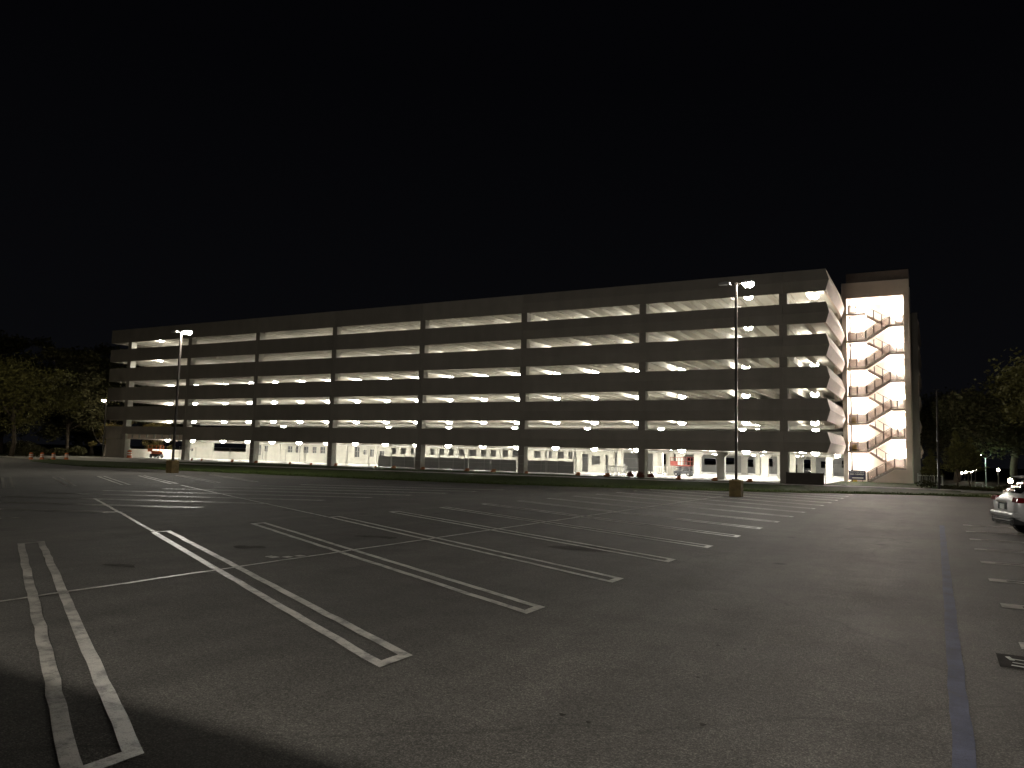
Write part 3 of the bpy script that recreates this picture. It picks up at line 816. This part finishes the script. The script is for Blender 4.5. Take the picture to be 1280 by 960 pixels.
# white crowd barriers and red shrubs in the open bays
def barrier():
    t = empty('barrier', (0, 0, 0), 'x', 'barrier')
    for z in (.25, .95): MB().box(0, 1.3, -.03, .03, z, z+.12).build('rail', 'white', t)
    b = MB()
    for i in range(6): b.box(.06+i*.22, .14+i*.22, -.025, .025, .371, .949)
    b.build('bars', 'white', t)
    for x in (.12, 1.12): MB().box(x, x+.07, -.28, .28, 0, .24).build('foot', 'white', t)
    return t
b0 = barrier()
for k, (x, y) in enumerate(((-34.4, 86), (-32.9, 86), (-30.6, 93), (-29.1, 93))):
    o = b0 if k == 0 else copy_tree(b0); o.location = (x, y, .03)
    o['label'] = 'white plastic barrier standing inside the open garage bay, %s from the left' % nth(k); o['group'] = 'white barriers in the garage'
random.seed(9)
for k, (x, wd) in enumerate(((-27.6, .7), (-26.5, .8), (-25.4, .6))):
    mb = MB()
    for i in range(420):
        u = Vector((random.gauss(0,1), random.gauss(0,1), random.gauss(0,1))).normalized()*random.uniform(.4, 1)
        p = Vector((u.x*wd*.6, u.y*.4, abs(u.z)*.55+.1)); a = Vector((random.gauss(0,1),random.gauss(0,1),random.gauss(0,1))).normalized()*.07; c = a.cross(u).normalized()*.05
        mb.quad(p-a, p+c, p+a, p-c)
    o = mb.build('shrub', 'redleaf'); o.location = (x, 75.9, .05)
    tag(o, 'dark red shrub at the column foot, %s of three from the left' % nth(k), 'shrub', 'red shrubs at the garage front')

# scissor lifts
def lift(loc, m, label, rz, raised):
    t = empty('scissor_lift', loc, label, 'work platform', None, rz)
    MB().box(-1.1, 1.1, -.4, .4, .28, .62).build('chassis', 'dark_steel', t, bevel=.04)
    for x in (-.75, .75):
        for y in (-.42, .42):
            w_ = MB().tube([(x, y-.1, .24), (x, y+.1, .24)], .24, 14).build('wheel', 'rubber', t)
            MB().tube([(x, y-.105, .24), (x, y+.105, .24)], .12, 10).build('rim', 'head', w_)
    s = MB(); n = 3; h = raised/n
    for i in range(n):
        for y in (-.3, .3):
            s.tube([(-.9, y, .64+h*i), (.9, y, .64+h*(i+1))], .045, 6); s.tube([(-.9, y+.06, .64+h*(i+1)), (.9, y+.06, .64+h*i)], .045, 6)
    s.build('scissor_arms', 'dark_steel' if m == 'red' else m, t)
    z = .66+raised
    MB().box(-1.5, 1.0, -.45, .45, z, z+.12).build('platform', m, t)
    r = MB()
    for x in (-1.5, -.6, .3, 1.0):
        for y in (-.43, .43): r.tube([(x, y, z+.12), (x, y, z+1.0)], .03, 6)
    for zz in (.55, 1.0):
        for y in (-.43, .43): r.tube([(-1.5, y, z+zz), (1.0, y, z+zz)], .03, 6)
        for x in (-1.5, 1.0): r.tube([(x, -.43, z+zz), (x, .43, z+zz)], .03, 6)
    r.box(-1.48, -.6, -.42, -.40, z+.13, z+.56)
    r.build('guard_rail', m, t)
    return t
lift((-113.4, 84.2, .03), 'orange_steel', 'orange scissor lift parked in the left entrance bay of the garage', .15, .35)
lift((-26.2, 90.5, .03), 'red', 'red platform scissor lift parked inside the open right bays', -.1, .55)

# traffic drums
def drum():
    t = empty('traffic_drum', (0, 0, 0), 'x', 'traffic drum')
    MB().lathe([(.36,0),(.36,.06),(.29,.07),(.285,.30),(.275,.31),(.265,.98),(.20,1.02)], 16).build('body', 'orange', t)
    MB().lathe([(.2905,.36),(.287,.36),(.2855,.50),(.289,.50)], 16).lathe([(.281,.64),(.279,.64),(.2755,.78),(.278,.78)], 16).build('reflective_band', 'white', t)
    MB().box(-.10, .10, -.02, .02, 1.021, 1.09).build('handle', 'orange', t)
    return t
d0 = drum()
for k, (x, y) in enumerate(((-96.9,54.6),(-97.2,56.1),(-97.0,57.4),(-97.9,59.6))):
    o = d0 if k == 0 else copy_tree(d0); o.location = (x, y, 0.0); o.scale = (.78, .78, .78)
    o['label'] = 'orange and white traffic drum by the dark trees, %s of four from the left' % nth(k); o['group'] = 'traffic drums by the left road'
o = copy_tree(d0); o.location = (-110.9, 77.5, .03); o.scale = (1.15, 1.15, 1.15); o['label'] = 'orange traffic drum beside the white column of the garage entrance'

# ---------------------------------------------------------------- trees
def leaves(mb, rng, c, R, n, size):
    for i in range(n):
        u = Vector((rng.gauss(0,1), rng.gauss(0,1), rng.gauss(0,.8))).normalized()*(rng.random()**.45)
        p = c+Vector((u.x*R[0], u.y*R[1], u.z*R[2]))
        a = Vector((rng.gauss(0,1), rng.gauss(0,1), rng.gauss(0,.6))).normalized()
        b = a.orthogonal().normalized(); b.rotate(Matrix.Rotation(rng.uniform(0,6.3), 3, a)); s = size*rng.uniform(.6,1.4)
        mb.quad(p-a*s, p+b*s*.5, p+a*s, p-b*s*.5)
def make_tree(seed, H, R, base, nclump, nleaf, size, m, bark='bark', trunk_r=.3, lean=0, cone=False, cs=1.):
    rng = random.Random(seed); tk = MB(); cr = MB()
    top = Vector((lean, 0, H*.72)); pts = [Vector((0,0,-.2)), Vector((lean*.1+rng.gauss(0,.15), rng.gauss(0,.15), base*.6)), Vector((lean*.4+rng.gauss(0,.2), rng.gauss(0,.2), base+ (H-base)*.25)), top]
    tk.tube(pts, [trunk_r, trunk_r*.8, trunk_r*.55, trunk_r*.15], 8)
    for i in range(nclump):
        if cone:
            t = rng.random(); r = R*(1-t)*.9; a = rng.uniform(0, 2*PI)
            c = Vector((r*math.cos(a)*rng.uniform(.3,1), r*math.sin(a)*rng.uniform(.3,1), base+(H-base)*t)); cl = R*.35*(1.1-t)
        else:
            u = Vector((rng.gauss(0,1), rng.gauss(0,1), rng.gauss(0,1))).normalized()*(rng.random()**.4)
            mid = base+(H-base)*.5; hh = (H-base)*.46
            c = Vector((lean+u.x*R*.86, u.y*R*.86, mid+u.z*hh)); cl = R*rng.uniform(.15,.30)*cs
        leaves(cr, rng, c, (cl*1.15, cl*1.15, cl*.75), nleaf, size)
        if i % 2 == 0:
            s = pts[2]+(pts[3]-pts[2])*rng.uniform(-.3,.7); q = (s+c)/2+Vector((rng.gauss(0,.3),rng.gauss(0,.3),.2))
            tk.tube([s, q, c], [trunk_r*.28, trunk_r*.17, trunk_r*.05], 5, False)
    return tk.mesh('trunk', bark, True), cr.mesh('crown', m)
TREES = {
 'broad': make_tree(1, 15, 9.5, 3.2, 90, 240, .20, 'leaf_olive', trunk_r=.35),
 'wild': make_tree(2, 22, 9, 2.0, 95, 170, .32, 'leaf', trunk_r=.4),
 'wild2': make_tree(3, 20, 8, 1.2, 95, 170, .30, 'leaf', trunk_r=.36, lean=1.2),
 'pale': make_tree(4, 9, 4.8, .6, 60, 130, .15, 'leaf_dry', 'bark_pale', .2, 1.0, cs=.62),
 'oak': make_tree(5, 11.5, 7.5, 3.4, 85, 200, .19, 'leaf', trunk_r=.42),
 'conic': make_tree(6, 5.0, 1.45, 1.75, 60, 70, .11, 'leaf_olive', trunk_r=.08, cone=True),
 'near': make_tree(7, 8.6, 4.6, 3.4, 80, 260, .10, 'leaf_olive', trunk_r=.22),
}
def tree(kind, x, y, rz, sc, label, group=None, name='tree'):
    t = empty(name, (x, y, 0), label, 'tree', group, rz); t.scale = (sc, sc, sc)
    for nm, me in zip(('trunk', 'crown'), TREES[kind]):
        o = bpy.data.objects.new(nm, me); COL.objects.link(o); o.parent = t
    return t
tree('broad', -116, 62.5, .4, 1.0, 'large olive green tree with a straight trunk at the far left')
tree('wild', -132, 80, 1.0, .92, 'tall dark tree right behind the large olive tree', 'dark trees of the left wood')
tree('wild2', -143, 92, 2.2, 1.15, 'tallest dark tree of the left wood', 'dark trees of the left wood')
tree('wild', -152, 80, 3.0, 1.1, 'dark tree at the left edge behind the olive tree', 'dark trees of the left wood')
tree('wild2', -136, 101, .6, 1.05, 'dark tree between the tallest one and the garage', 'dark trees of the left wood')
tree('wild', -152, 120, 4.2, 1.0, 'farthest dark tree behind the left corner of the garage', 'dark trees of the left wood')
tree('wild2', -168, 104, 5.2, 1.2, 'dark tree deep in the left wood', 'dark trees of the left wood')
tree('pale', -129.5, 85.5, .3, 1.0, 'pale lit tree with a bent bare branch beside the corner lamp')
tree('pale', -123, 92, 2.3, .85, 'pale lit tree seen past the left end of the garage')
tree('oak', 7.2, 95, .5, 1.0, 'broad dark oak with a thick trunk right of the stair tower', 'trees right of the tower')
tree('oak', 2.5, 118, 2.0, 1.05, 'dark oak behind the slim pole', 'trees right of the tower')
tree('oak', 14.5, 108, 3.4, 1.1, 'dark oak at the right edge behind the car', 'trees right of the tower')
tree('conic', 1.7, 79.5, 0, 1.05, 'young pointed tree right of the slim pole', 'young trees by the verge')
tree('conic', -.35, 80.5, 2, .72, 'smallest young pointed tree beside the white fence', 'young trees by the verge')
tree('conic', 2.9, 82, 4, .95, 'young pointed tree under the green lamp', 'young trees by the verge')
tree('near', 6.45, 39.5, .8, .95, 'yellow green tree hanging over the silver car at the right edge')
# bent bare limb
br = MB().tube([(-129.8,84.2,2.8),(-130.6,83.8,4.6),(-130.9,83.6,6.2)], [.05,.10,.06], 6).tube([(-129.8,84.2,2.8),(-128.9,84.4,2.2),(-128.0,84.6,2.0)], [.05,.09,.10], 6)
o = br.build('bare_limb', 'bark_pale', None, True); tag(o, 'bent pale dead limb hanging beside the corner lamp tree', 'branch')

# low hedge line under the right-hand trees
random.seed(31)
for k, (x, y, wd, hh) in enumerate(((-.6,78.6,1.0,.7),(1.2,77.6,1.0,.35),(2.6,76.6,1.2,.35),(4.2,75.6,1.1,.4),(5.8,78,1.4,.6))):
    mb = MB(); rng = random.Random(40+k); leaves(mb, rng, Vector((0,0,hh*.5)), (wd, .6, hh*.55), 700, .07)
    o = mb.build('low_bush', 'leaf'); o.location = (x, y, .05); tag(o, 'low dark bush right of the slim pole, %s of five from the left' % nth(k), 'bush', 'low bushes under the right trees')
# left roadside undergrowth
for k, (x, y, wd, hh) in enumerate(((-113,64,3.0,1.6),(-119,66,3.5,2.2),(-126,69,4,2.4),(-124,74,2.0,1.3),(-127,79,2.2,1.6))):
    mb = MB(); rng = random.Random(60+k); leaves(mb, rng, Vector((0,0,hh*.5)), (wd, 1.2, hh*.55), 1500, .14)
    o = mb.build('roadside_bush', 'leaf'); o.location = (x, y, .0); tag(o, 'dark roadside bush behind the traffic drums, %s of five' % nth(k), 'bush', 'bushes along the left wood')

# small lamps far right
def post_lamp(x, y, h, lens, r, label, group=None):
    t = empty('path_lamp', (x, y, 0), label, 'path lamp', group)
    MB().tube([(0,0,0),(0,0,h-.1)], .05, 6).build('pole', 'pole', t)
    MB().lathe([(r,h-.1),(r*1.1,h),(r*.9,h+r*1.2),(r*.3,h+r*1.5)], 10).build('lens', lens, t)
    MB().lathe([(r*1.2,h+r*1.51),(r*.5,h+r*2.0)], 10).build('cap', 'pole', t)
for k, (x, y, z) in enumerate(((3.35,130,1.05),(3.65,124,1.2),(3.85,119,1.35),(4.05,114,1.45),(4.3,109,1.65))):
    post_lamp(x, y, z, 'lens_dim', .17, 'small white path lamp in a receding row, %s from the left' % nth(k), 'row of path lamps under the trees')
post_lamp(6.05, 99, 1.75, 'lens_dim', .12, 'small white lamp beside the oak trunk')
post_lamp(9.1, 103, 4.3, 'lens_dim', .2, 'white lamp on a tall post at the right edge')
post_lamp(4.5, 62.5, 1.15, 'lens_warm', .12, 'pinkish low lamp glaring just behind the silver car')
t = empty('green_lamp', (4.65, 94, 0), 'green tinted lamp on a thin post with a short arm', 'street lamp')
MB().tube([(0,0,0),(0,0,3.0)], .06, 6).build('pole', 'head', t)
MB().tube([(0,0,2.9),(-.25,-.2,3.1),(-.5,-.3,3.15)], .035, 6).build('arm', 'head', t)
MB().tube([(0,0,2.9),(.25,.2,3.1),(.5,.3,3.3)], .035, 6).build('arm', 'head', t)
h = MB().lathe([(.22,3.26),(.20,3.32),(.08,3.36)], 10, (-.6,-.35)).build('lamp_head', 'head', t)
MB().lathe([(.21,3.255),(.19,3.18),(.07,3.14)], 10, (-.6,-.35)).build('lens', 'lens_green', h)

# ---------------------------------------------------------------- cars
def suv(loc, rz, paint, label, group=None):
    """length runs along +x from the rear bumper at 0 to the nose; each section is (x, zlow, zbelt, ztop, half width low, belt, top)"""
    t = empty('parked_car', loc, label, 'car', group, rz)
    S = [(.00,.48,.88,.90,.62,.74,.70),(.05,.36,.98,1.02,.78,.82,.74),(.16,.32,1.02,1.08,.86,.87,.76),(.45,.30,1.04,1.30,.90,.91,.74),(.80,.30,1.04,1.56,.91,.92,.66),(1.15,.30,1.02,1.65,.92,.93,.63),
         (1.9,.29,1.00,1.69,.92,.93,.63),(2.6,.29,.98,1.66,.92,.93,.63),(3.05,.29,.97,1.50,.92,.93,.66),(3.55,.29,.96,1.06,.91,.91,.74),(4.1,.30,.92,.98,.89,.88,.74),(4.5,.33,.80,.86,.82,.80,.68),(4.66,.40,.66,.70,.66,.66,.56)]
    rings = []
    for x, zl, zb, zt, wl, wb, wt in S:
        h = [(0, zl), (wl*.8, zl), (wl, zl+.14), ((wl+wb)/2*1.015, (zl+zb)/2+.08), (wb, zb-.05), (wb-.025, zb), (wt, zt-.05), (wt*.82, zt-.005), (0, zt+.012)]
        rings.append([(x, y, z) for y, z in h] + [(x, -y, z) for y, z in h[-2:0:-1]])
    mb = MB(); k = len(rings[0])
    for r in rings: mb.v += r
    for i in range(len(rings)-1):
        for j in range(k): mb.f.append((i*k+j, i*k+(j+1) % k, (i+1)*k+(j+1) % k, (i+1)*k+j))
    mb.f += [tuple(range(k)), tuple(range(len(rings)*k-1, (len(rings)-1)*k-1, -1))]
    o = mb.build('body', paint, t, True); sub = o.modifiers.new('subsurf', 'SUBSURF'); sub.levels = sub.render_levels = 2
    # glass: side windows, rear window, windscreen, all set proud of the body
    def sec(x):
        for a, b in zip(S[:-1], S[1:]):
            if a[0] <= x <= b[0]:
                u = (x-a[0])/(b[0]-a[0]); return [p+(q-p)*u for p, q in zip(a, b)]
    for s in (1, -1):
        g_ = MB(); xs = [.75,1.0,1.2,1.6,2.0,2.4,2.8,3.05,3.3]
        for a, b in zip(xs[:-1], xs[1:]):
            q = []
            for x, lo in ((a,1),(b,1),(b,0),(a,0)):
                v = sec(x); u = .10 if lo else .84
                if x > 3.2: u = .10 if lo else .35
                q.append((x, s*(v[5]-.02+(v[6]-v[5]+.02)*u+.012), v[2]+(v[3]-.05-v[2])*u))
            g_.quad(*q)
        g_.build('side_window', 'glass', t, True).modifiers.new('solid', 'SOLIDIFY').thickness = .012
    rw = MB()
    for a, b in ((.30,.45),(.45,.62),(.62,.82)):
        va, vb = sec(a), sec(b)
        rw.quad((a-.03,-va[6]*.86,va[3]-.005),(a-.03,va[6]*.86,va[3]-.005),(b-.03,vb[6]*.86,vb[3]+.005),(b-.03,-vb[6]*.86,vb[3]+.005))
    rw.build('rear_window', 'glass', t, True).modifiers.new('solid', 'SOLIDIFY').thickness = .02
    ws = MB()
    for a, b in ((2.75,3.05),(3.05,3.5)):
        va, vb = sec(a), sec(b)
        ws.quad((a+.04,-va[6]*.88,va[3]+.01),(a+.04,va[6]*.88,va[3]+.01),(b+.03,vb[6]*.88,vb[3]+.02),(b+.03,-vb[6]*.88,vb[3]+.02))
    ws.build('windscreen', 'glass', t, True).modifiers.new('solid', 'SOLIDIFY').thickness = .02
    MB().prism([(.42,1.655),(1.0,1.70),(1.05,1.67),(.75,1.60)], 1, -.60, .60).build('roof_spoiler', paint, t, bevel=.02)
    for s in (1, -1):
        a, b = sorted((s*.60, s*.925))
        MB().prism([(.015, .93), (.06, 1.08), (.62, 1.05), (.55, .96), (.2, .92)], 1, a, b).build('tail_light', 'tail', t, bevel=.025)
        a, b = sorted((s*.55, s*.86))
        MB().prism([(4.2,.72),(4.2,.86),(4.50,.80),(4.60,.68)], 1, a, b).build('headlight', 'chrome', t, bevel=.02)
        a, b = sorted((s*.88, s*.945))
        MB().box(.9, 3.4, a, b, .26, .38).build('sill_trim', 'trim', t, bevel=.02)
        for x in (.98, 3.72):
            arch = MB().tube([(x, s*.70, .36), (x, s*.945, .36)], .43, 24).build('wheel_arch', 'trim', t)
            wh = MB().tube([(x, s*.72, .35), (x, s*.965, .35)], .35, 24).build('wheel', 'rubber', t, bevel=.03)
            rm = MB().tube([(x, s*.90, .35), (x, s*.968, .35)], .245, 20)
            rim = rm.build('rim', 'trim', wh)
            sp = MB()
            for q in range(5):
                an = 2*PI*q/5+.3
                sp.tube([(x, s*.972, .35), (x+.23*math.cos(an), s*.972, .35+.23*math.sin(an))], [.04,.025], 6)
            sp.build('spokes', 'chrome', wh)
        a, b = sorted((s*.93, s*1.08)); MB().prism([(2.95,1.0),(2.95,1.14),(3.10,1.12),(3.14,1.02)], 1, a, b).build('wing_mirror', paint, t, bevel=.02)
        MB().tube([(1.0, s*.55, 1.70), (1.9, s*.55, 1.735), (2.6, s*.55, 1.70)], .02, 6).build('roof_rail', 'chrome', t)
        MB().tube([(-.02, s*.52, .30), (.12, s*.52, .30)], .05, 8).build('exhaust', 'chrome', t)
    MB().prism([(-.035,.50),(-.05,.62),(.02,.66),(.3,.62),(.3,.5)], 1, -.84, .84).build('bumper', paint, t, bevel=.03)
    MB().prism([(-.02,.30),(-.03,.47),(.3,.47),(.3,.28)], 1, -.78, .78).build('bumper_trim', 'trim', t, bevel=.03)
    MB().box(-.042, -.031, -.66, .66, .40, .43).build('bumper_strip', 'chrome', t)
    MB().box(.0, .03, -.34, .34, .70, .90).build('plate_recess', 'darkpaint', t, bevel=.01)
    MB().box(-.012, -.001, -.16, .16, .72, .86).build('number_plate', 'plate', t)
    MB().box(-.016, .02, -.38, .38, .905, .935).build('trim_strip', 'chrome', t)
    return t
suv((1.86, 29.2, 0), math.radians(16), 'carpaint', 'silver car parked in the right stalls, its rear towards the aisle').scale = (1.07, 1.07, 1.09)
suv((-20.2, 119.5, .03), 0, 'darkpaint', 'dark car parked deep inside the ground storey of the garage')
